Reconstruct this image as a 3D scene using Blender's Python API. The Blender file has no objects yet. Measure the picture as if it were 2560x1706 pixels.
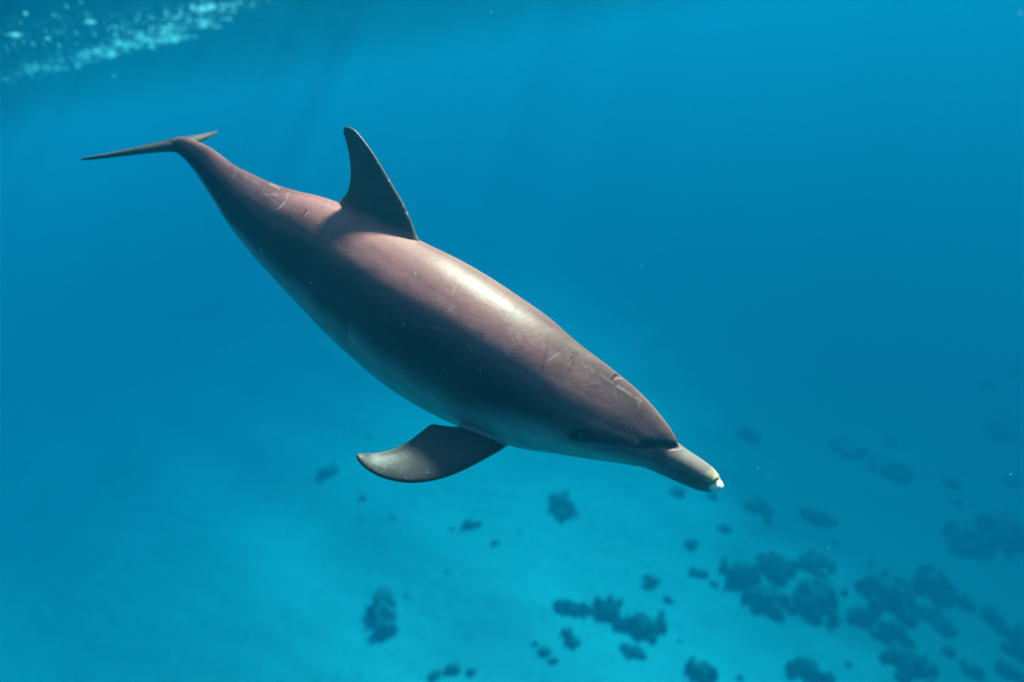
import bpy, bmesh, math, random
import numpy as np
from mathutils import Vector, Matrix, noise

# ------------------------------------------------------------------ camera, world, sun, exposure
sc = bpy.context.scene
COL = sc.collection
PITCH, ROLL = math.radians(22), math.radians(10)
W, H, FPX = 2560.0, 1706.0, 1706.7          # photograph size and focal length in its pixels (24 mm lens)
SURF = 1.6                                  # metres of water above the camera
cp, sp, cr, sr = math.cos(PITCH), math.sin(PITCH), math.cos(ROLL), math.sin(ROLL)
FWD = np.array([0, cp, -sp]); R0 = np.array([1.0, 0, 0]); U0 = np.array([0, sp, cp])
RGT = R0*cr - U0*sr; UPV = U0*cr + R0*sr
CAMR = np.stack([RGT, UPV, -FWD], axis=1)    # columns: camera x, y, z (z towards the viewer)

cam = bpy.data.cameras.new('camera'); camo = bpy.data.objects.new('camera', cam); COL.objects.link(camo)
cam.lens = 24; cam.sensor_width = 36; cam.clip_end = 2000; cam.clip_start = 0.05
cam.dof.use_dof = True; cam.dof.focus_distance = 2.1; cam.dof.aperture_fstop = 1.05
camo.matrix_world = Matrix([list(r)+[0] for r in CAMR]+[[0, 0, 0, 1]])
sc.camera = camo

SUNV = CAMR @ np.array([0.30, 0.93, -0.25]); SUNV /= np.linalg.norm(SUNV)   # towards the sun, as it travels under water
wd = bpy.data.worlds.new('World'); sc.world = wd; wd.use_nodes = True
nt = wd.node_tree; bg = nt.nodes['Background']
sky = nt.nodes.new('ShaderNodeTexSky'); sky.sky_type = 'NISHITA'; sky.sun_disc = False
sky.sun_elevation = math.asin(SUNV[2]); sky.sun_rotation = math.atan2(SUNV[0], SUNV[1])
nt.links.new(sky.outputs[0], bg.inputs[0]); bg.inputs[1].default_value = 0.05
sun = bpy.data.lights.new('sun', 'SUN'); suno = bpy.data.objects.new('sun', sun); COL.objects.link(suno)
sun.energy = 5.0; sun.angle = math.radians(7); sun.color = (1.0, 0.74, 0.57)
suno.rotation_euler = Vector(SUNV).to_track_quat('Z', 'Y').to_euler()
suno.location = (0, 0, 30)
vs = sc.view_settings; vs.view_transform = 'Standard'; vs.look = 'None'; vs.gamma = 1; vs.use_curve_mapping = False
vs.exposure = 2.85
sc.render.engine = 'CYCLES'
sc.cycles.use_denoising = True
sc.cycles.max_bounces = 8; sc.cycles.volume_bounces = 2; sc.cycles.diffuse_bounces = 3
sc.cycles.glossy_bounces = 3; sc.cycles.transparent_max_bounces = 12

rng = np.random.default_rng(7); random.seed(7)

# ------------------------------------------------------------------ helpers
def ray(px, py):                              # world direction of a pixel of the photograph
    d = CAMR @ np.array([(px-W/2)/FPX, -(py-H/2)/FPX, -1.0])
    return d/np.linalg.norm(d)
def cpt(px, py, z):                           # camera-space point at depth z
    return np.array([(px-W/2)/FPX*z, -(py-H/2)/FPX*z, -z])
def tag(o, label=None, cat=None, group=None, kind=None):
    if label: o['label'] = label
    if cat: o['category'] = cat
    if group: o['group'] = group
    if kind: o['kind'] = kind
    return o
def mesh_obj(name, verts, faces, mat, parent=None, smooth=True):
    me = bpy.data.meshes.new(name); me.from_pydata([tuple(v) for v in verts], [], [tuple(f) for f in faces]); me.update()
    if smooth: me.polygons.foreach_set('use_smooth', [True]*len(me.polygons))
    me.materials.append(mat)
    o = bpy.data.objects.new(name, me); COL.objects.link(o)
    if parent: o.parent = parent
    return o
def new_mat(name):
    m = bpy.data.materials.new(name); m.use_nodes = True
    return m, m.node_tree, m.node_tree.nodes, m.node_tree.links
def catmull(P, n):                            # resample control rows P (k,d) to n rows, centripetal-ish cubic
    P = np.asarray(P, float); k = len(P); t = np.linspace(0, k-1, n); i = np.clip(t.astype(int), 0, k-2); f = (t-i)[:, None]
    g = lambda j: P[np.clip(j, 0, k-1)]
    p0, p1, p2, p3 = g(i-1), g(i), g(i+1), g(i+2)
    return 0.5*((2*p1)+(-p0+p2)*f+(2*p0-5*p1+4*p2-p3)*f**2+(-p0+3*p1-3*p2+p3)*f**3)
def unit(v): return v/np.maximum(np.linalg.norm(v, axis=-1, keepdims=True), 1e-9)
def sstep(a, b, x):
    t = np.clip((x-a)/(b-a), 0, 1); return t*t*(3-2*t)

# ------------------------------------------------------------------ materials
def mat_sand():
    m, t, N, L = new_mat('sand'); b = N['Principled BSDF']; b.inputs['Roughness'].default_value = 0.95
    b.inputs['Specular IOR Level'].default_value = 0.1
    g = N.new('ShaderNodeNewGeometry'); n1 = N.new('ShaderNodeTexNoise'); n1.inputs['Scale'].default_value = 0.35; n1.inputs['Detail'].default_value = 6
    n2 = N.new('ShaderNodeTexNoise'); n2.inputs['Scale'].default_value = 2.2; n2.inputs['Detail'].default_value = 8; n2.inputs['Roughness'].default_value = 0.65
    L.new(g.outputs['Position'], n1.inputs['Vector']); L.new(g.outputs['Position'], n2.inputs['Vector'])
    r1 = N.new('ShaderNodeValToRGB'); r1.color_ramp.elements[0].position = .35; r1.color_ramp.elements[1].position = .62
    r1.color_ramp.elements[0].color = (.50, .62, .64, 1); r1.color_ramp.elements[1].color = (.56, .70, .72, 1)
    r2 = N.new('ShaderNodeValToRGB'); r2.color_ramp.elements[0].position = .28; r2.color_ramp.elements[1].position = .46
    r2.color_ramp.elements[0].color = (.78, .78, .76, 1); r2.color_ramp.elements[1].color = (1, 1, 1, 1)
    mx = N.new('ShaderNodeMix'); mx.data_type = 'RGBA'; mx.blend_type = 'MULTIPLY'; mx.inputs[0].default_value = 1
    L.new(n1.outputs[0], r1.inputs[0]); L.new(n2.outputs[0], r2.inputs[0])
    L.new(r1.outputs[0], mx.inputs[6]); L.new(r2.outputs[0], mx.inputs[7])
    # darker, algae-grown rubble ground where the reef begins
    sx = N.new('ShaderNodeSeparateXYZ'); L.new(g.outputs['Position'], sx.inputs[0])
    n3 = N.new('ShaderNodeTexNoise'); n3.inputs['Scale'].default_value = .28; n3.inputs['Detail'].default_value = 5; L.new(g.outputs['Position'], n3.inputs['Vector'])
    ad = N.new('ShaderNodeMath'); ad.operation = 'MULTIPLY_ADD'; ad.inputs[1].default_value = 14.0; L.new(n3.outputs[0], ad.inputs[0]); L.new(sx.outputs[0], ad.inputs[2])
    mr = N.new('ShaderNodeMapRange'); mr.interpolation_type = 'SMOOTHSTEP'; mr.inputs['From Min'].default_value = 10.5; mr.inputs['From Max'].default_value = 21.0; L.new(ad.outputs[0], mr.inputs[0])
    m3 = N.new('ShaderNodeMix'); m3.data_type = 'RGBA'; m3.inputs[7].default_value = (.30, .34, .33, 1)
    L.new(mr.outputs[0], m3.inputs[0]); L.new(mx.outputs[2], m3.inputs[6]); L.new(m3.outputs[2], b.inputs['Base Color'])
    return m
def mat_coral(name, dark, light):
    m, t, N, L = new_mat(name); b = N['Principled BSDF']; b.inputs['Roughness'].default_value = 0.95
    b.inputs['Specular IOR Level'].default_value = 0.05
    g = N.new('ShaderNodeNewGeometry'); n1 = N.new('ShaderNodeTexNoise'); n1.inputs['Scale'].default_value = 7; n1.inputs['Detail'].default_value = 6
    L.new(g.outputs['Position'], n1.inputs['Vector'])
    r1 = N.new('ShaderNodeValToRGB'); r1.color_ramp.elements[0].position = .35; r1.color_ramp.elements[1].position = .7
    r1.color_ramp.elements[0].color = (*dark, 1); r1.color_ramp.elements[1].color = (*light, 1)
    L.new(n1.outputs[0], r1.inputs[0]); L.new(r1.outputs[0], b.inputs['Base Color'])
    return m
def mat_surface():
    m, t, N, L = new_mat('water_surface'); N.remove(N['Principled BSDF']); out = N['Material Output']
    fr = N.new('ShaderNodeFresnel'); fr.inputs['IOR'].default_value = 1.333
    tr = N.new('ShaderNodeBsdfTransparent'); gl = N.new('ShaderNodeBsdfGlossy'); gl.inputs['Roughness'].default_value = 0.06
    gl.inputs['Color'].default_value = (.34, .46, .48, 1)
    g = N.new('ShaderNodeNewGeometry'); n1 = N.new('ShaderNodeTexNoise'); n1.inputs['Scale'].default_value = 5; n1.inputs['Detail'].default_value = 4
    bp = N.new('ShaderNodeBump'); bp.inputs['Strength'].default_value = 0.5; bp.inputs['Distance'].default_value = 0.05
    L.new(g.outputs['Position'], n1.inputs['Vector']); L.new(n1.outputs[0], bp.inputs['Height'])
    L.new(bp.outputs[0], gl.inputs['Normal'])
    mx = N.new('ShaderNodeMixShader'); L.new(fr.outputs[0], mx.inputs[0]); L.new(tr.outputs[0], mx.inputs[1]); L.new(gl.outputs[0], mx.inputs[2])
    L.new(mx.outputs[0], out.inputs['Surface'])
    return m
def mat_glint_speck():
    m, t, N, L = new_mat('glint_speck'); N.remove(N['Principled BSDF']); out = N['Material Output']
    d = N.new('ShaderNodeBsdfDiffuse'); d.inputs[0].default_value = (.55, .82, .86, 1)  # cyan of the surface glints is put into the fleck colour
    tl = N.new('ShaderNodeBsdfTranslucent'); tl.inputs[0].default_value = (.6, .9, .94, 1)
    mx = N.new('ShaderNodeMixShader'); mx.inputs[0].default_value = .75
    L.new(d.outputs[0], mx.inputs[1]); L.new(tl.outputs[0], mx.inputs[2]); L.new(mx.outputs[0], out.inputs['Surface'])
    return m
def mat_skin():
    m, t, N, L = new_mat('dolphin_skin'); b = N['Principled BSDF']
    at = N.new('ShaderNodeAttribute'); at.attribute_name = 'skin'
    tc = N.new('ShaderNodeTexCoord')
    n1 = N.new('ShaderNodeTexNoise'); n1.inputs['Scale'].default_value = 9; n1.inputs['Detail'].default_value = 7; n1.inputs['Roughness'].default_value = .6
    n2 = N.new('ShaderNodeTexNoise'); n2.inputs['Scale'].default_value = 160; n2.inputs['Detail'].default_value = 3
    L.new(tc.outputs['Object'], n1.inputs['Vector']); L.new(tc.outputs['Object'], n2.inputs['Vector'])
    mr = N.new('ShaderNodeMapRange'); mr.inputs['From Min'].default_value = .3; mr.inputs['From Max'].default_value = .7
    mr.inputs['To Min'].default_value = .8; mr.inputs['To Max'].default_value = 1.18
    L.new(n1.outputs[0], mr.inputs[0])
    m2 = N.new('ShaderNodeMapRange'); m2.inputs['From Min'].default_value = .3; m2.inputs['From Max'].default_value = .7
    m2.inputs['To Min'].default_value = .88; m2.inputs['To Max'].default_value = 1.12
    L.new(n2.outputs[0], m2.inputs[0])
    mu = N.new('ShaderNodeMath'); mu.operation = 'MULTIPLY'; L.new(mr.outputs[0], mu.inputs[0]); L.new(m2.outputs[0], mu.inputs[1])
    vm = N.new('ShaderNodeVectorMath'); vm.operation = 'SCALE'; L.new(at.outputs['Color'], vm.inputs[0]); L.new(mu.outputs[0], vm.inputs['Scale'])
    L.new(vm.outputs[0], b.inputs['Base Color'])
    b.inputs['Roughness'].default_value = .42; b.inputs['Specular IOR Level'].default_value = .06
    bp = N.new('ShaderNodeBump'); bp.inputs['Strength'].default_value = .07; bp.inputs['Distance'].default_value = .004
    n3 = N.new('ShaderNodeTexNoise'); n3.inputs['Scale'].default_value = 26; n3.inputs['Detail'].default_value = 5
    L.new(tc.outputs['Object'], n3.inputs['Vector'])
    b3 = N.new('ShaderNodeBump'); b3.inputs['Strength'].default_value = .22; b3.inputs['Distance'].default_value = .006
    L.new(n3.outputs[0], b3.inputs['Height']); L.new(b3.outputs[0], bp.inputs['Normal'])
    L.new(n2.outputs[0], bp.inputs['Height']); L.new(bp.outputs[0], b.inputs['Normal'])
    return m
def mat_eye():
    m, t, N, L = new_mat('eye'); b = N['Principled BSDF']; b.inputs['Base Color'].default_value = (.012, .01, .009, 1)
    b.inputs['Roughness'].default_value = .35
    return m
def mat_water():
    m, t, N, L = new_mat('sea_water'); N.remove(N['Principled BSDF']); out = N['Material Output']
    v = N.new('ShaderNodeVolumePrincipled'); v.inputs['Density Attribute'].default_value = ''
    rho = 0.20
    st = np.array([.128, .047, .042]); ss = st*np.array([.0005, .145, .302])     # scattering, extinction per metre (r, g, b)
    C = ss/rho; q = (st-ss)/rho/(1-C); A = np.clip(1-q, 0, 1)**2
    v.inputs['Color'].default_value = (*C, 1); v.inputs['Absorption Color'].default_value = (*A, 1)
    v.inputs['Density'].default_value = rho; v.inputs['Anisotropy'].default_value = 0.15
    L.new(v.outputs[0], out.inputs['Volume'])
    return m
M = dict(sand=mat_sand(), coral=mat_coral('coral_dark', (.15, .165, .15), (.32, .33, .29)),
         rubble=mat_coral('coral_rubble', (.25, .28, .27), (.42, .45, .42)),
         surface=mat_surface(), glint_speck=mat_glint_speck(), skin=mat_skin(), eye=mat_eye(), water=mat_water())

# ------------------------------------------------------------------ seabed
def seabed_z(x, y):
    base = -18.6 - 9*np.tanh((0.15*x)/9) - 6*(1-np.exp(-((x-1)/21.0)**2)) - 0.03*(y-18)
    base = base + 0.45*np.sin(.155*x+.5)*np.sin(.135*y+1.1) + .20*np.sin(.42*x-.21*y) + .08*np.sin(.9*x+.7*y+2)
    return base
def grid_axis(lo, hi, step, far, growth=1.13):
    a = list(np.arange(lo, hi+1e-6, step)); s = step
    while a[-1] < far: s *= growth; a.append(min(a[-1]+s, far))
    s = step
    while a[0] > -far: s *= growth; a.insert(0, max(a[0]-s, -far))
    return np.array(a)
def grid_obj(name, ax, ay, fz, mat):
    X, Y = np.meshgrid(ax, ay); V = np.stack([X.ravel(), Y.ravel(), fz(X, Y).ravel()], 1)
    nx, ny = len(ax), len(ay); i = np.arange(nx-1)[None, :]+nx*np.arange(ny-1)[:, None]
    F = np.stack([i, i+1, i+nx+1, i+nx], -1).reshape(-1, 4)
    me = bpy.data.meshes.new(name); me.vertices.add(len(V)); me.vertices.foreach_set('co', V.astype(np.float32).ravel())
    me.loops.add(F.size); me.loops.foreach_set('vertex_index', F.astype(np.int32).ravel())
    me.polygons.add(len(F)); me.polygons.foreach_set('loop_start', (np.arange(len(F))*4).astype(np.int32))
    me.update(calc_edges=True); me.polygons.foreach_set('use_smooth', np.ones(len(F), bool)); me.materials.append(mat)
    o = bpy.data.objects.new(name, me); COL.objects.link(o); return o
def ripple(x, y):
    return seabed_z(x, y) + .012*np.sin(9*x+3*y+1.5*np.sin(.9*y+.6*x)) + .015*np.sin(2.9*x+4.1*y+1.2*np.sin(1.3*x))
FAR = 160.0
tag(grid_obj('seabed', grid_axis(-24, 36, .22, FAR), grid_axis(9, 58, .22, FAR), ripple, M['sand']), kind='structure')

# ------------------------------------------------------------------ water surface
def wave(x, y):
    z = .10*np.sin(.55*x+.35*y+.4) + .06*np.sin(-.8*x+1.1*y+1.7)
    r = np.random.default_rng(3)
    for k in range(26):
        lam = 2.2*0.86**k; a = r.normal(0.5, .7); kk = 2*math.pi/lam
        ph = r.uniform(0, 6.28); am = .006*lam
        w = np.sin(kk*(math.cos(a)*x+math.sin(a)*y)+ph)
        z = z + am*(1-2*np.abs(w)**1.3 if k % 3 == 0 else w)*(1+.5*np.sin(.6*x-.5*y+k))
    return z
def surf(x, y): return SURF + wave(x, y)*np.exp(-((x+5)**2+(y-9)**2)/40.0**2)
tag(grid_obj('water_surface', grid_axis(-16, 2, .055, FAR), grid_axis(4, 22, .055, FAR), surf, M['surface']), kind='structure')

# ------------------------------------------------------------------ coral heads on the sand
def to_seabed(px, py):
    d = ray(px, py); t = 1.0
    for _ in range(400):
        p = d*t
        h = p[2]-float(seabed_z(p[0], p[1]))
        if h < .002: break
        t += max(h*.5, .002)
    return d*t, t
_ico = {}
def ico(sub):
    if sub not in _ico:
        b = bmesh.new(); bmesh.ops.create_icosphere(b, subdivisions=sub, radius=1)
        _ico[sub] = (np.array([v.co[:] for v in b.verts]), np.array([[v.index for v in f.verts] for f in b.faces])); b.free()
    return _ico[sub]
CORALS = []
def coral(px, py, hw, hh, label, group=None, tall=.55, seed=0, lumps=None, mat='coral', sub=3):
    px, py, hw, hh = px*1.088, py*1.088, hw*1.088, hh*1.088
    p, dist = to_seabed(px, py)
    rw = hw/FPX*dist; sl = abs(p[2])/dist
    rd = max(hh/FPX*dist/max(sl, .35)*.85, .35*rw)
    r = np.random.default_rng(1000+seed)
    fx = unit(np.array([p[0], p[1]])); side = np.array([fx[1], -fx[0]])
    n = lumps or int(np.clip(10+14*rw, 10, 30))
    if n <= 8: rd = min(rd, rw*1.05)
    VV, FF, off = [], [], 0
    iv, fi = ico(sub)
    for k in range(n):
        a = r.uniform(0, 6.283); q = r.uniform(.25, 1.0 if n > 8 else .55) if k else 0
        lw = rw*(r.uniform(.10, .42)*(1.15-.55*q) if k else .5)
        c2 = side*math.cos(a)*q*rw + fx*math.sin(a)*q*rd
        x, y = p[0]+c2[0], p[1]+c2[1]
        hgt = tall*rw*r.uniform(.6, 1.15)*(1-.45*q)
        v = iv.copy(); so = r.uniform(-50, 50, 3)
        dsp = np.array([noise.fractal(Vector(u*2.6+so), .9, 2.1, 4)*.42 + noise.noise(Vector(u*8+so))*.2 for u in v])
        v = v*(1+1.25*dsp)[:, None]
        v *= np.array([lw, lw*rd/rw*1.0 if rd < rw else lw, hgt])
        ca, sa = math.cos(math.atan2(fx[1], fx[0])-math.pi/2), math.sin(math.atan2(fx[1], fx[0])-math.pi/2)
        v[:, :2] = v[:, :2] @ np.array([[ca, sa], [-sa, ca]])
        v += np.array([x, y, float(seabed_z(x, y))+hgt*.25])
        VV.append(v); FF.append(fi+off); off += len(v)
    VV = np.concatenate(VV); org = np.array([p[0], p[1], float(seabed_z(p[0], p[1]))])
    o = mesh_obj('coral_head', VV-org, np.concatenate(FF), M[mat]); o.location = org
    tag(o, label, 'coral', group); CORALS.append(o); return o
small_g = 'small coral lumps scattered on the sand'
faint_g = 'faint coral patches fading into the water'
big = [  # display px x, y, half width, half height, label
 (1295, 1167, 33, 40, 'round coral head with notched top, alone on pale sand below the throat'),
 (885, 1415, 45, 62, 'tall pear shaped dark coral head standing alone on bare pale sand'),
 (1403, 1410, 36, 40, 'darkest pointed coral head in the loose cluster below the beak'),
 (1478, 1445, 46, 30, 'broad ragged coral head leaning on the darkest pointed head'),
 (1318, 1402, 40, 16, 'low thin arched coral beside the darkest pointed head'),
 (1495, 1340, 23, 22, 'small round coral knob just beyond the loose cluster'),
 (1455, 1502, 30, 18, 'low oval coral lump on the near side of the loose cluster'),
 (1310, 1468, 20, 24, 'small forked coral between the arched coral and open sand'),
 (1700, 1335, 38, 62, 'tall ragged coral lobe forming one end of the largest reef clump'),
 (1795, 1312, 46, 34, 'broad knobbly coral head on the far edge of the largest clump'),
 (1872, 1300, 34, 34, 'upright coral head with peaked top in the largest clump'),
 (1878, 1392, 46, 54, 'largest rounded coral dome at the near side of the largest clump'),
 (1765, 1392, 46, 42, 'low bushy coral filling the middle of the largest reef clump'),
 (1948, 1036, 34, 26, 'fuzzy oval coral head beyond the beak with short trailing tail'),
 (2055, 1090, 40, 26, 'long slanting coral patch beyond the fuzzy oval head'),
 (1745, 1165, 28, 28, 'squat round coral head on the sand just beyond the beak tip'),
 (1880, 1188, 32, 20, 'flat oval coral head alone between beak and largest clump'),
 (2220, 1245, 42, 42, 'rounded dark coral head, smaller of a pair on the slope'),
 (2315, 1240, 46, 52, 'tall dark coral head, larger of a pair on the slope'),
 (2035, 1378, 52, 64, 'tall peaked dark coral tower beside the largest reef clump'),
 (2140, 1352, 36, 42, 'hooked coral head with pointed tip behind the peaked tower'),
 (2155, 1432, 34, 34, 'round coral ball on the near side of the hooked head'),
 (1980, 1422, 32, 20, 'low dark coral ridge joined to the foot of peaked tower'),
 (2050, 1462, 40, 24, 'wide low coral mound in front of the peaked tower'),
 (2085, 1528, 44, 46, 'large dim coral head rising from darker reef ground'),
 (2350, 1480, 34, 50, 'dark rugged coral block at the end of the reef'),
 (1610, 1550, 42, 30, 'wide flat topped coral head in shallowest sand gap'),
 (1860, 1550, 42, 26, 'low spreading coral head below the largest rounded dome'),
]
for i, (x, y, a, b, lb) in enumerate(big):
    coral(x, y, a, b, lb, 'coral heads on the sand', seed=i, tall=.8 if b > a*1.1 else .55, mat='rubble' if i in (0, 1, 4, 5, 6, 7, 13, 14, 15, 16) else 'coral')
lump = 'small coral lump '
small = [(1250, 1500, 22, 24, lump+'at the open sand end of the loose cluster'), (1140, 1250, 16, 10, lump+'with ragged top on bare sand near the slim dark streak'),
 (1085, 1212, 30, 8, 'slim dark streak of coral lying flat on bare sand'), (1590, 1255, 24, 15, 'small oval coral lump on open sand below the squat round head'),
 (1605, 1320, 30, 18, 'wide low coral lump beside the ragged end of largest clump'), (1765, 1202, 15, 12, 'tiny coral knob touching the squat round head past the beak'),
 (1665, 1217, 18, 18, 'lone round coral lump on sand below the beak tip'), (2000, 1300, 12, 8, 'tiny lump between largest clump and the peaked tower'),
 (1560, 1475, 8, 6, 'tiny coral pebble on sand beyond the low oval lump'), (1045, 1540, 26, 20, 'middle lump of three corals in a row on bare sand'),
 (1000, 1555, 22, 14, 'widest lump of three corals in a row on bare sand'), (1085, 1545, 16, 18, 'narrow upright lump of three corals in a row'),
 (1230, 1480, 12, 8, 'tiny coral chip just beyond the loose cluster end lump'), (1270, 1520, 18, 10, 'flat coral chip at the foot of loose cluster end lump'),
 (1520, 1415, 14, 22, 'upright coral stub at the end of the broad ragged head'), (1535, 1380, 14, 12, 'small coral knob between round knob and upright stub'),
 (1640, 1345, 14, 12, 'small coral knob close to the tall ragged lobe'), (1940, 1365, 14, 20, 'slim coral stub between the largest dome and peaked tower'),
 (1920, 1250, 10, 8, 'tiny coral knob on sand past the peaked coral head'), (1195, 1220, 8, 6, 'tiny coral dot on the sand near the slim dark streak'),
 (1040, 1218, 10, 8, 'small round dot of coral at the end of slim streak'), (2210, 1385, 28, 28, 'round coral lump between hooked head and the far slope'),
 (2275, 1420, 30, 24, 'oval coral lump linking round lump and rugged block'), (2230, 1545, 30, 20, 'low coral lump on darker ground past the large dim head'),
 (2320, 1550, 34, 20, 'broad coral lump below the rugged block'), (1700, 1560, 14, 8, 'small coral chip between two wide low heads'),
 (2180, 1500, 20, 14, 'small coral lump beyond the large dim head'), (1950, 1530, 12, 12, 'small coral knob on the sand beside low spreading head'),
 (1030, 1315, 9, 6, 'tiny coral dot alone on the widest bare sand'), (935, 1370, 8, 12, 'tiny coral stub beside the tall pear shaped head')]
for i, (x, y, a, b, lb) in enumerate(small):
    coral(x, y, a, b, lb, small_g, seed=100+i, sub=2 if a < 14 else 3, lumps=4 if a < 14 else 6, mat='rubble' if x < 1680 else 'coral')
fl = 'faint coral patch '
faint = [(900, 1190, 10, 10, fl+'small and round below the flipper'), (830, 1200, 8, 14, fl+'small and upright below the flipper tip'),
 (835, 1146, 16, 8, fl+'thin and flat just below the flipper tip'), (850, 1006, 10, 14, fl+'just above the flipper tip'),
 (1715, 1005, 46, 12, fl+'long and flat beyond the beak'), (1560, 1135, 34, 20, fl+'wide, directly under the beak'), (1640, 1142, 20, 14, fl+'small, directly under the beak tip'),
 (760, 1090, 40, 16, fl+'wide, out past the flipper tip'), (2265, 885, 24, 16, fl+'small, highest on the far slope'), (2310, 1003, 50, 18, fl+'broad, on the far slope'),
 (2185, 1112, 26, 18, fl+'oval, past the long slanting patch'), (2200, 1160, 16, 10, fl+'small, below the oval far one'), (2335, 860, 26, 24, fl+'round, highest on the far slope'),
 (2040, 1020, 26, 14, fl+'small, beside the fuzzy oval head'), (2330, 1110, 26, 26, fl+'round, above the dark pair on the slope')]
for i, (x, y, a, b, lb) in enumerate(faint):
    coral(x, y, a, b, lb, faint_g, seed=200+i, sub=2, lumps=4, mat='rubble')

# ------------------------------------------------------------------ dolphin
K = 1.088                                     # control points below were read in a 2353-pixel-wide view
# dorsal x,y, ventral x,y, depth, roll towards the viewer (deg), width/height ratio, squareness
ST = np.array([
 (418, 316, 404, 350, 2.72, 38, 1.15, 2.0),
 (440, 319, 420, 362, 2.69, 36, .80, 1.95),
 (497, 350, 450, 400, 2.64, 33, .62, 1.95),
 (540, 383, 487, 455, 2.59, 31, .66, 1.95),
 (600, 413, 535, 525, 2.53, 29, .72, 2.0),
 (650, 433, 580, 580, 2.48, 28, .76, 2.0),
 (700, 447, 625, 630, 2.43, 27, .80, 2.0),
 (760, 460, 672, 677, 2.39, 25, .84, 2.0),
 (830, 490, 730, 733, 2.35, 24, .88, 2.0),
 (900, 522, 790, 793, 2.31, 24, .92, 2.0),
 (965, 554, 845, 843, 2.27, 24, .95, 2.0),
 (1040, 590, 905, 894, 2.235, 24, .97, 2.0),
 (1120, 635, 970, 938, 2.20, 24, .98, 2.0),
 (1200, 686, 1035, 971, 2.165, 25, .98, 2.0),
 (1270, 733, 1105, 1000, 2.135, 26, .99, 2.0),
 (1330, 774, 1170, 1016, 2.11, 27, 1.0, 2.0),
 (1390, 815, 1240, 1023, 2.085, 28, 1.08, 2.0),
 (1440, 852, 1310, 1037, 2.065, 30, 1.12, 2.0),
 (1480, 888, 1375, 1052, 2.045, 31, 1.20, 2.0),
 (1515, 930, 1430, 1064, 2.03, 31, 1.29, 2.0),
 (1541, 970, 1475, 1076, 2.015, 31, 1.36, 2.05),
 (1557, 1010, 1507, 1087, 2.005, 31, 1.27, 2.1),
 (1572, 1028, 1535, 1098, 1.995, 31, 1.16, 2.1),
 (1596, 1044, 1562, 1110, 1.985, 31, 1.12, 2.1),
 (1620, 1061, 1590, 1122, 1.975, 31, 1.12, 2.1),
 (1638, 1076, 1614, 1130, 1.967, 31, 1.10, 2.1),
 (1647, 1088, 1630, 1132, 1.960, 31, 1.08, 2.1)], float)
NS = 420
S_ = catmull(ST, NS)
tt = np.linspace(0, len(ST)-1, NS)            # station coordinate
dor = np.stack([cpt(r[0]*K, r[1]*K, r[4]) for r in S_]); ven = np.stack([cpt(r[2]*K, r[3]*K, r[4]) for r in S_])
CEN = (dor+ven)/2; HALF = np.linalg.norm(dor-ven, axis=1)/2
def smooth1(a, n):
    for _ in range(n):
        a = np.concatenate([a[:1], (a[:-2]+2*a[1:-1]+a[2:])/4, a[-1:]])
    return a
CEN = smooth1(CEN, 60)
TAN = unit(smooth1(np.gradient(CEN, axis=0), 40))
view = unit(-CEN)
S0v = unit(view-(view*TAN).sum(1)[:, None]*TAN); U0v = np.cross(S0v, TAN); U0v *= np.sign(U0v[:, 1:2])
rl = np.radians(smooth1(S_[:, 5], 30))[:, None]
UPD = U0v*np.cos(rl)+S0v*np.sin(rl); SID = S0v*np.cos(rl)-U0v*np.sin(rl)
KR = smooth1(S_[:, 6], 10)
A_ = HALF/np.sqrt(np.cos(rl[:, 0])**2+KR**2*np.sin(rl[:, 0])**2)
B_ = KR*A_
EXPN = S_[:, 7]
def crease_shift(th):                          # the melon ends further back on the sides than on top
    return .6*np.sin(np.clip(th, 0, math.pi/2))**1.5
NR = 128
th = np.linspace(0, 2*math.pi, NR, endpoint=False)
BV = np.zeros((NS, NR, 3))
for j, a in enumerate(th):
    af = a if a <= math.pi else 2*math.pi-a
    w = sstep(1.2, 1.9, af)                    # 1 on the lower half
    sh = crease_shift(af)*(1-w)*sstep(15.5, 19.5, tt)*(1-sstep(22.5, 24.5, tt))
    t2 = np.clip(tt+sh, 0, tt[-1])
    Aj = np.interp(t2, tt, A_); Bj = np.interp(t2, tt, B_)
    # keep the lower jaw on its own profile
    n = EXPN-.45*(1-w)*sstep(13.5, 17, tt)*(1-sstep(20.5, 22, tt)); c, s = math.cos(a), math.sin(a)
    r = (np.abs(c/Aj)**n+np.abs(s/Bj)**n)**(-1/n)
    r = r*(1-.09*c*abs(s)*2*sstep(14, 17.5, tt)*(1-sstep(20, 21.5, tt))*(1.0 if c > 0 else .3))
    # crease groove between melon and beak
    tc = 21.35-1.75*math.sin(min(af, math.pi/2))**1.5
    r = r*(1-.10*(1-sstep(1.25, 1.75, af))*np.exp(-((tt-tc)/.28)**2))
    BV[:, j] = CEN+UPD*(r*c)[:, None]+SID*(r*s)[:, None]
def loft(rings, cap0=None, cap1=None):
    n, k = rings.shape[:2]; V = [rings.reshape(-1, 3)]; F = []
    i = np.arange(n-1)[:, None]*k; j = np.arange(k)[None, :]; j2 = (j+1) % k
    Q = np.stack([i+j, i+j2, i+k+j2, i+k+j], -1).reshape(-1, 4); F = [tuple(q) for q in Q]
    nv = n*k; V.append((rings[0].mean(0) if cap0 is None else cap0)[None]); V.append((rings[-1].mean(0) if cap1 is None else cap1)[None])
    F += [(nv, (q+1) % k, q) for q in range(k)]
    F += [(nv+1, (n-1)*k+q, (n-1)*k+(q+1) % k) for q in range(k)]
    return np.concatenate(V), F
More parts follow.
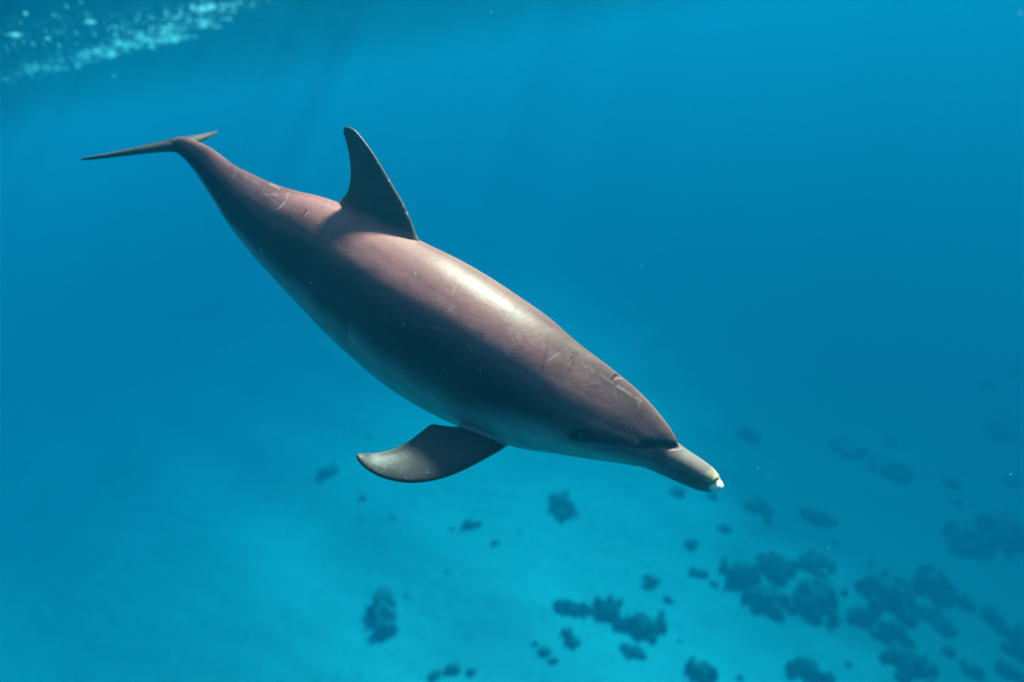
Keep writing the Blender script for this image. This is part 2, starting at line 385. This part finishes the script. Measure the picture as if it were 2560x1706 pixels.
# rounded beak end
end = []
L0 = BV[-1]; c0 = CEN[-1]; tipdir = TAN[-1]; rr = A_[-1]
for q in np.linspace(.08, 1, 12):
    f = math.sqrt(max(1-q*q, 0.0)); end.append(c0+tipdir*rr*.5*q+(L0-c0)*max(f, .03))
BV2 = np.concatenate([BV, np.array(end)])
# close the tail end, tapering into the flukes
st = []
for q in np.linspace(1, .1, 8):
    f = math.sqrt(1-q*q) if q < 1 else .02
    st.append(CEN[0]-TAN[0]*A_[0]*1.0*q+(BV[0]-CEN[0])*f)
BV2 = np.concatenate([np.array(st), BV2])
PARTS = [loft(BV2)]
# protruding lower jaw tip
def ellipsoid(c, ax, rad):
    v, f = ico(3); return (v*np.array(rad)) @ np.array(ax)+c, [tuple(q) for q in f]
it = NS-1
jc = cpt(1642*K, 1113*K, 1.957)
PARTS.append(ellipsoid(jc, [TAN[it], UPD[it], SID[it]], [.026, .0175, .026]))
# fins
def fin(LE, TE, nrm, thick, n=60, k=28, minth=.0042):
    """LE, TE: control rows (camera space); thick: control values of maximum half thickness"""
    LE = catmull(LE, n); TE = catmull(TE, n); tk = catmull(np.array(thick)[:, None], n)[:, 0]; nrm = unit(catmull(nrm, n))
    x = (1-np.cos(np.linspace(0, math.pi, k//2)))/2
    prof = (1.4845*np.sqrt(x)-.63*x-1.758*x**2+1.4215*x**3-.518*x**4)*2
    R = []
    for i in range(n):
        ch = TE[i]-LE[i]; hth = np.maximum(prof*tk[i], minth*np.sqrt(np.clip(1-(2*x-1)**20, 0, 1)))
        up = LE[i]+ch*x[:, None]+nrm[i]*hth[:, None]; dn = LE[i]+ch*x[:, None]-nrm[i]*hth[:, None]
        R.append(np.concatenate([up, dn[::-1][1:-1]]))
    return loft(np.array(R))
def at(t): 
    i = int(np.clip(t/(len(ST)-1)*(NS-1), 0, NS-1)); return CEN[i], TAN[i], UPD[i], SID[i], A_[i], B_[i]
# dorsal fin: pixels thrown onto the animal's plane of symmetry
cD, tD, uD, sD, aD, bD = at(9.0)
def on_plane(px, py, c, nrm):
    d = np.array([(px*K-W/2)/FPX, -(py*K-H/2)/FPX, -1.0]); return d*(np.dot(c, nrm)/np.dot(d, nrm))
P = lambda x, y: on_plane(x, y, cD, sD)
LE = [P(955, 640), P(964, 580), P(962, 552), P(950, 521), P(930, 474), P(906, 432), P(882, 391), P(858, 352), P(836, 322), P(818, 301), P(805, 293)]
TE = [P(740, 560), P(764, 492), P(778, 462), P(796, 444), P(804, 416), P(805, 390), P(803, 364), P(799, 340), P(793, 318), P(789, 302), P(794, 291)]
PARTS.append(fin(LE, TE, np.array([sD]*len(LE)), [.05, .030, .023, .019, .016, .0135, .0115, .0095, .008, .0065, .0045]))
# near pectoral fin
zr = 2.03
def Q(x, y, z): return cpt(x*K, y*K, z)
LE = [Q(1205, 985, 2.12), Q(1175, 1018, 2.07), Q(1146, 1037, 2.03), Q(1118, 1053, 1.99), Q(1080, 1074, 1.95), Q(1030, 1096, 1.905), Q(980, 1108, 1.87), Q(930, 1110, 1.845), Q(880, 1099, 1.825), Q(846, 1081, 1.815), Q(824, 1060, 1.81), Q(818, 1048, 1.81)]
TE = [Q(1095, 930, 2.12), Q(1070, 968, 2.08), Q(1050, 979, 2.05), Q(1031, 980, 2.02), Q(1010, 977, 1.99), Q(990, 975, 1.96), Q(966, 993, 1.92), Q(935, 1016, 1.885), Q(895, 1034, 1.85), Q(860, 1041, 1.83), Q(836, 1043, 1.815), Q(820, 1043, 1.81)]
wz = np.array([0, 0, .1, .3, .6, .9, 1, 1, 1, .9, .5, 0])
LE = [p*(1-.012*w) for p, w in zip(LE, wz)]; TE = [p*(1+.010*w) for p, w in zip(TE, wz)]   # upper face turned towards the light
nr = []
for i in range(len(LE)):
    j0, j1 = max(i-1, 0), min(i+1, len(LE)-1)
    nr.append(unit(np.cross((LE[j1]+TE[j1])-(LE[j0]+TE[j0]), TE[i]-LE[i])))
nr = [n if n[2] > 0 else -n for n in nr]
PF = fin(LE, TE, np.array(nr), [.036, .028, .023, .020, .017, .014, .012, .0105, .009, .0078, .0062, .0045])
PARTS.append(PF)
# far pectoral fin: its mirror image in the animal's plane of symmetry at the shoulder, swung back along the body
cP, tP, uP, sP, aP, bP = at(14.0)
mv = PF[0]-2*((PF[0]-cP) @ sP)[:, None]*sP
PARTS.append((mv, [tuple(reversed(f)) for f in PF[1]]))
# flukes
J = CEN[0]-TAN[0]*.0
FS = unit(np.array([-.63, -.40, .69])); FB = np.array([-.76, .28, -.65]); FB = unit(FB-np.dot(FB, FS)*FS); FN = np.cross(FS, FB); FN *= np.sign(FN[1])
LEf = [(-.03, -.05), (.0, -.05), (.035, -.035), (.075, .005), (.12, .04), (.17, .078), (.22, .118), (.262, .158), (.288, .192)]
TEf = [(-.03, .10), (.0, .10), (.035, .118), (.075, .125), (.12, .13), (.17, .142), (.22, .160), (.262, .182), (.291, .198)]
for sgn in (1, -1):
    f3 = lambda p: J+FS*p[0]*sgn+FB*p[1]*1.12+FN*(-.10*max(p[0], 0)**1.5*1.0)
    PARTS.append(fin([f3(p) for p in LEf], [f3(p) for p in TEf], np.array([FN]*len(LEf)), [.026, .025, .021, .017, .014, .0115, .009, .007, .005], n=50))

VV, FF, off = [], [], 0
for v, f in PARTS:
    VV.append(v); FF += [tuple(int(i)+off for i in q) for q in f]; off += len(v)
VV = np.concatenate(VV)
bm_me = bpy.data.meshes.new('dolphin'); bm_me.from_pydata([tuple(v) for v in VV], [], FF); bm_me.update()
dol = bpy.data.objects.new('dolphin', bm_me); COL.objects.link(dol)
rm = dol.modifiers.new('remesh', 'REMESH'); rm.mode = 'VOXEL'; rm.voxel_size = .0032; rm.use_smooth_shade = True
dg = bpy.context.evaluated_depsgraph_get()
me = bpy.data.meshes.new_from_object(dol.evaluated_get(dg)); dol.modifiers.clear(); dol.data = me; me.name = 'dolphin'
nv = len(me.vertices); co = np.zeros(nv*3, np.float32); me.vertices.foreach_get('co', co); co = co.reshape(-1, 3).astype(float)
ed = np.zeros(len(me.edges)*2, np.int32); me.edges.foreach_get('vertices', ed); ed = ed.reshape(-1, 2)
deg = np.bincount(ed.ravel(), minlength=nv).astype(float)
def avg(x):
    o = np.empty_like(x)
    for c in range(x.shape[1]):
        o[:, c] = (np.bincount(ed[:, 0], x[ed[:, 1], c], nv)+np.bincount(ed[:, 1], x[ed[:, 0], c], nv))/np.maximum(deg, 1)
    return o
def taubin(x, n, w=None):
    for _ in range(n):
        for lam in (.5, -.53):
            d = avg(x)-x; x = x+lam*(d if w is None else d*w)
    return x
co = taubin(co, 6)
def body_coords(co):
    idx = np.empty(len(co), np.int64); C = CEN.astype(np.float32); c2 = (C**2).sum(1)
    for s in range(0, len(co), 20000):
        x = co[s:s+20000].astype(np.float32); idx[s:s+20000] = np.argmin(c2[None]-2*x @ C.T, axis=1)
    d = co-CEN[idx]; return idx, (d*UPD[idx]).sum(1), (d*SID[idx]).sum(1), (d*TAN[idx]).sum(1)
idx, du, ds, dt = body_coords(co)
q = np.sqrt((du/A_[idx])**2+(ds/B_[idx])**2)
fm = ((q > 1.07) | (idx == 0)).astype(float)[:, None]*(tt[idx] < 17)[:, None]
fsm = fm.copy()
for _ in range(14): fsm = avg(fsm)
band = np.clip(4*fsm*(1-fsm), 0, 1)*(tt[idx] < 17)[:, None]
for _ in range(30): co = co+.6*band*(avg(co)-co)
idx, du, ds, dt = body_coords(co)
ti = tt[idx]; phi = np.abs(np.arctan2(ds, du))
# colouring of the skin, in the animal's own coordinates
def nz(f, s):                                  # cheap smooth noise in space
    r = np.random.default_rng(s); o = np.zeros(nv)
    for k in range(6):
        d = r.normal(size=3)*f*(1.5**k); o += np.sin(co @ d+r.uniform(0, 6))*.8**k
    return o/2.4
finness = fsm[:, 0]
flank = np.array([.212, .089, .090]); cape = np.array([.135, .078, .070]); low = np.array([.042, .027, .036]); belly = np.array([.30, .30, .28])  # low: flank skin darkened to carry the shade of the underside
pj = phi+.10*nz(5, 1)
col = np.tile(flank, (nv, 1))
def over(mask, c):
    global col
    mask = np.clip(mask, 0, 1)[:, None]; col = col*(1-mask)+np.array(c)*mask
over((1-sstep(.15, .85, pj))*.75*sstep(8, 12, ti), cape)
over(sstep(.85, 1.45, pj), low)  # shade on the lower flank, painted into the skin colour
over(sstep(.85, 1.45, pj)*sstep(14.5, 16.5, ti)*.75, (.10, .072, .078))  # the painted shade is weaker on the head
over(sstep(1.8, 2.35, pj+.25*sstep(13, 16, ti)+.1*(ti > 10)-.35*(1-sstep(3, 7, ti)))*(1-finness), belly)
over(sstep(.35, .8, finness), (.062, .054, .057))
over(sstep(.35, .8, finness)*(ti < 2), (.11, .082, .078))
# long faint streaks along the body: pigment strokes and painted caustic light
st_ = sum(np.sin(phi*f+ti*g+2.2*np.sin(ti*.37+f)+f*1.7)*a for f, g, a in ((5, .25, .5), (9, -.4, .45), (17, .6, .35), (31, -.5, .25)))
col *= (1+.17*np.clip(st_, -1.2, 1.2)*(1-finness))[:, None]
# pixel-plane position of the viewer-side twin of every body point: lets marks fall alike on both sides
tw = np.where((finness > .5)[:, None], co, CEN[idx]+UPD[idx]*du[:, None]+SID[idx]*np.abs(ds)[:, None]+TAN[idx]*dt[:, None])
pxy = np.stack([(W/2+FPX*tw[:, 0]/-tw[:, 2]), (H/2-FPX*tw[:, 1]/-tw[:, 2])], 1)/K
def seg_d(poly):
    best = np.full(nv, 1e9); P_ = np.array(poly, float)
    for a, b in zip(P_[:-1], P_[1:]):
        ab = b-a; u = np.clip(((pxy-a) @ ab)/max(ab @ ab, 1e-9), 0, 1); best = np.minimum(best, np.linalg.norm(pxy-a-u[:, None]*ab, axis=1))
    return best
head = sstep(15.5, 16.5, ti)
# beak
over(sstep(20.6, 22.2, ti)*(phi < 2.0)*.75, (.15, .125, .115))
over(sstep(20.0, 21.5, ti)*sstep(1.3, 1.6, phi)*(1-sstep(2.3, 2.8, phi))*.6, (.12, .115, .115))
tipd = np.linalg.norm(pxy-np.array([1648, 1098]), axis=1)
over((1-sstep(10, 34, tipd+5*nz(60, 5)))*(du > -.2*A_[idx])*.9*(ti > 22), (.40, .31, .19))
# dark stripe and patch about the eye
ey = np.array([1335.0, 1000.0])
e1 = np.sqrt(((pxy[:, 0]-ey[0])/30)**2+((pxy[:, 1]-ey[1])/15)**2)
over((1-sstep(.6, 1.35, e1))*head, (.012, .011, .014))
sd = seg_d([(1345, 1002), (1400, 1012), (1470, 1020), (1553, 1022)])
over((1-sstep(5, 15, sd))*head*.85, (.03, .027, .03))
# mouth line
mouth = seg_d([(1372, 1030), (1420, 1036), (1484, 1052), (1560, 1085), (1600, 1102), (1628, 1113), (1640, 1108), (1648, 1102)])
over((1-sstep(.8, 3.0, mouth))*head*.5, (.03, .028, .028))
# pale lower jaw tip
jl = (co-jc) @ TAN[it]; ju = (co-jc) @ UPD[it]
js = (co-jc) @ SID[it]; en = np.sqrt((jl/.026)**2+(ju/.0175)**2+(js/.026)**2)
over((1-sstep(1.05, 1.3, en))*sstep(-.014, -.002, jl)*sstep(-.012, -.005, ju), (.85, .82, .68))
# scars and scratches on the viewer's side, plus a painted highlight on the melon
near = (ds > 0)
wear = np.clip(.62+.55*nz(70, 11), .12, 1.0)
jit = np.stack([nz(45, 12), nz(45, 13)], 1)*1.3
def scar_or_glint(poly, w, c, a=1.0):
    global pxy
    keep = pxy; pxy = pxy+jit
    over((1-sstep(w*.35, w*1.05, seg_d([(x/K, y/K) for x, y in poly])))*near*a*wear, c); pxy = keep
lite, drk = (.38, .28, .26), (.04, .03, .03)
scar_or_glint([(1370, 835), (1369, 863), (1360, 896), (1353, 926)], 2.6, drk, .75)
scar_or_glint([(1372, 901), (1409, 877)], 3.6, lite, .55)
scar_or_glint([(1429, 896), (1435, 881)], 3, drk, .9); scar_or_glint([(1429, 896), (1447, 887)], 2.4, drk, .8); scar_or_glint([(1433, 889), (1446, 881)], 2.2, drk, .7)
scar_or_glint([(1438, 899), (1428, 918), (1420, 938)], 2.6, drk, .5)
scar_or_glint([(1193, 829), (1200, 835), (1208, 843)], 4, drk, .8)
scar_or_glint([(1410, 960), (1420, 954), (1436, 952)], 2.5, lite, .5); scar_or_glint([(1455, 964), (1503, 956)], 2.2, lite, .35)
for _k in range(2): scar_or_glint([(1530, 946), (1536, 938), (1545, 935), (1556, 940), (1562, 948)], 4.6, (.02, .015, .015), 1.0)
scar_or_glint([(1536, 948), (1546, 944), (1554, 948)], 3.4, lite, .7); scar_or_glint([(1544, 966), (1566, 980), (1588, 993), (1602, 1003)], 4.0, lite, .75); scar_or_glint([(1460, 915), (1500, 935), (1530, 957)], 5, lite, .4)  # middle stroke paints the bright light along the melon ridge
scar_or_glint([(720, 484), (716, 503), (699, 520)], 2.8, lite, .8); scar_or_glint([(665, 486), (690, 488)], 2.6, lite, .6); scar_or_glint([(758, 539), (767, 524)], 3, drk, .8)
scar_or_glint([(762, 541), (770, 530)], 2, lite, .8); scar_or_glint([(677, 461), (699, 471)], 3, lite, .9); scar_or_glint([(580, 448), (586, 436), (592, 420)], 3, lite, .5); scar_or_glint([(610, 440), (650, 462)], 4, lite, .4)
for i in range(7):
    x0, y0 = 760+i*9+rng.uniform(-4, 4), 768+i*9.5+rng.uniform(-5, 5)
    scar_or_glint([(x0, y0), (x0+rng.uniform(-6, 8), y0+rng.uniform(3, 10)), (x0+rng.uniform(0, 12), y0+rng.uniform(3, 10))], 2.4, drk, .6)
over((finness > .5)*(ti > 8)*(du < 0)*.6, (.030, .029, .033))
for pl in ([(934, 1158), (962, 1169), (961, 1180)], [(1026, 1164), (1008, 1172), (1000, 1187)], [(1064, 1181), (1071, 1182)], [(1013, 1195), (1026, 1195)], [(937, 1172), (940, 1174)], [(905, 1150), (960, 1185)]):
    for c_ in catmull(pl, 6):
        x0, y0 = c_+rng.normal(0, 2.5, 2); scar_or_glint([(x0, y0), (x0+rng.uniform(-4, 4), y0+rng.uniform(-3, 3))], rng.uniform(1.2, 2.4), (.16, .155, .15), rng.uniform(.2, .6))
fle = catmull([(836, 322), (858, 352), (882, 391), (906, 432), (930, 474), (950, 521), (961, 550)], 40)*K
for i in range(26):                            # scuffed leading edge of the back fin
    a, b = fle[min(39, int(rng.uniform(0, 38)))], rng.uniform(2, 9)
    x0, y0 = a[0]-rng.uniform(0, 9), a[1]+rng.uniform(-3, 3)
    scar_or_glint([(x0, y0), (x0+b*.5, y0+b*.9)], rng.uniform(1.6, 3), (.36, .33, .33), rng.uniform(.4, .9))
for i in range(46):                            # little pale nicks
    x0, y0 = rng.uniform(900, 1700), rng.uniform(650, 1150); a = rng.uniform(0, 3.14); l = rng.uniform(1.5, 9)
    scar_or_glint([(x0, y0), (x0+l*math.cos(a), y0+l*math.sin(a))], rng.uniform(1.6, 2.6), lite, rng.uniform(.3, .75))
for i in range(95):                            # old tooth rakes: on the head, along the back, on the tail stock
    if i < 40: x0, y0 = rng.uniform(1240, 1600), 0; y0 = 760+(x0-1240)*.62+rng.uniform(10, 120)
    elif i < 65: x0, y0 = rng.uniform(950, 1300), 0; y0 = 640+(x0-1000)*.55+rng.uniform(15, 140)
    else: x0, y0 = rng.uniform(560, 830), 0; y0 = 410+(x0-560)*.38+rng.uniform(8, 90)
    a, l = (.6 if rng.uniform() < .6 else -.9)+rng.normal(0, .35), rng.uniform(10, 48)
    scar_or_glint([(x0, y0), (x0+l*.5*math.cos(a), y0+l*.5*math.sin(a)+rng.uniform(-2, 2)), (x0+l*math.cos(a), y0+l*math.sin(a))], rng.uniform(1.2, 2.2), lite if rng.uniform() < .62 else drk, rng.uniform(.15, .45))
# grooves: mouth, crease lines, scars are slightly sunk
nrm_ = np.zeros(nv*3, np.float32)
grv = (1-sstep(.8, 3.2, mouth))*head*.0014
me.vertices.foreach_set('co', co.astype(np.float32).ravel()); me.update()
me.vertices.foreach_get('normal', nrm_); nrm_ = nrm_.reshape(-1, 3)
# soft swelling round the eye socket
grv -= np.exp(-(e1/1.1)**2)*.004*head
co = co-nrm_*grv[:, None]
# move to world space, origin at the body's middle
Wc = co @ CAMR.T; org = Wc.mean(0)
me.vertices.foreach_set('co', (Wc-org).astype(np.float32).ravel()); me.update()
dol.location = org
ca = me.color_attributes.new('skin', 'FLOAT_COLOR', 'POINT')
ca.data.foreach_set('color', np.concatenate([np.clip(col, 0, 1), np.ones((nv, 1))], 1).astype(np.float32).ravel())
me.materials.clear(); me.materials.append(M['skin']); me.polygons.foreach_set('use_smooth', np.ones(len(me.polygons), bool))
tag(dol, 'grey bottlenose dolphin diving with tail raised and pale tip on its beak', 'dolphin')
# eyes
msk = (np.hypot(pxy[:, 0]-ey[0], pxy[:, 1]-ey[1]) < 4) & (ti > 15)
for sgn in (1, -1):
    k_ = msk & (np.sign(ds) == sgn)
    if not k_.any(): continue
    p = Wc[k_].mean(0); nn = unit((nrm_[k_] @ CAMR.T).mean(0))
    v, f = ico(3)
    o = mesh_obj('eye', v*.0125, f, M['eye'], dol); o.location = p-org-nn*.0085
    o['label'] = 'small glossy black eye'

# ------------------------------------------------------------------ glints under the surface, shaped as pale flecks
def on_surface(px, py):
    d = ray(px, py); p = d*SURF/d[2]
    for _ in range(6): p = d*((float(surf(p[0], p[1]))-.012)/d[2])
    return p
fv, ff, off = [], [], 0
iv, fi = ico(1)
def fleck(px, py, l, w):
    global off
    d = ray(px, py)
    if d[2] < .06: return
    p = on_surface(px, py); dist = np.linalg.norm(p)
    l, w = l/FPX*dist, w/FPX*dist
    a = rng.uniform(-.32, .05); ax = RGT*math.cos(a)+UPV*math.sin(a); ax[2] *= .7; ax = unit(ax)
    up = np.array([0, 0, 1.0]); up = unit(up-(up @ ax)*ax); sd_ = np.cross(ax, up)
    v = iv*(1+.35*rng.normal(size=(len(iv), 1)))
    fv.append((v[:, :1]*ax*l+v[:, 1:2]*sd_*l*.25+v[:, 2:]*up*w)+p); ff.append(fi+off); off += len(iv)
def band(n, pts, sx, sy, l0, l1, w0=.7, w1=1.5):
    P_ = catmull(pts, 200)
    for _ in range(n):
        c = P_[rng.integers(200)]; fleck(c[0]+rng.normal(0, sx), c[1]+rng.normal(0, sy), l0+(l1-l0)*rng.uniform(0, 1)**2, rng.uniform(w0, w1))
main = [(10, 208), (80, 180), (140, 160), (250, 135), (330, 95), (420, 75), (520, 35), (640, 0)]
band(110, main, 20, 8, 2, 13)
band(80, [(210, 150), (300, 115), (370, 100), (440, 95), (550, 50)], 18, 7, 3, 15)
band(60, [(270, 70), (380, 45), (480, 22), (560, 5)], 16, 6, 1.2, 5)
band(50, [(0, 110), (60, 90), (150, 85), (220, 60)], 34, 30, 1.2, 5)
for cx, cy, n in ((380, 86, 10), (435, 97, 9), (375, 115, 7), (300, 112, 8), (275, 138, 8), (530, 18, 7), (503, 24, 4), (443, 40, 3), (218, 59, 3), (148, 81, 3), (36, 93, 3), (285, 194, 2), (295, 206, 3)):
    for _ in range(n): fleck(cx+rng.normal(0, 5), cy+rng.normal(0, 3), rng.uniform(5, 16), rng.uniform(.9, 1.8))
band(1100, main, 26, 11, .35, .9, .3, .6)
band(700, [(200, 155), (300, 120), (375, 100), (440, 92), (550, 50)], 22, 12, .35, 1.0, .3, .7)
fo = mesh_obj('surface_glints', np.concatenate(fv), np.concatenate(ff), M['glint_speck'])
tag(fo, 'streaks of pale flecks shaped as glints of light under the water surface', 'glint_speck', kind='stuff')

# ------------------------------------------------------------------ tiny drifting specks in the water
sv, sf, off = [], [], 0
iv, fi = ico(1)
for _ in range(36):
    z = rng.uniform(1.0, 4.5); p = CAMR @ cpt(rng.uniform(0, W), rng.uniform(0, H), z)
    if p[2] > SURF-.3: continue
    r_ = rng.uniform(.0005, .0009)
    sv.append(iv*r_*(1+.4*rng.normal(size=(len(iv), 1)))*np.array([rng.uniform(.6, 2.0), 1, 1])+p); sf.append(fi+off); off += len(iv)
sp_o = mesh_obj('plankton_specks', np.concatenate(sv), np.concatenate(sf), M['glint_speck'])
tag(sp_o, 'tiny pale specks drifting in the blue water', 'specks', kind='stuff')

# ------------------------------------------------------------------ the water itself: one closed box of even blue water
zs = np.array([v.co.z for v in bpy.data.objects['seabed'].data.vertices])
z0, z1, B = float(zs.min())-1.0, SURF+1.0, FAR+2
hv = [(x, y, z) for z in (z0, z1) for y in (-B, B) for x in (-B, B)]
hz = mesh_obj('haze', hv, [(0, 2, 3, 1), (4, 5, 7, 6), (0, 1, 5, 4), (2, 6, 7, 3), (0, 4, 6, 2), (1, 3, 7, 5)], M['water'], smooth=False)
tag(hz, 'clear blue sea water that fades far things', 'water', kind='stuff')
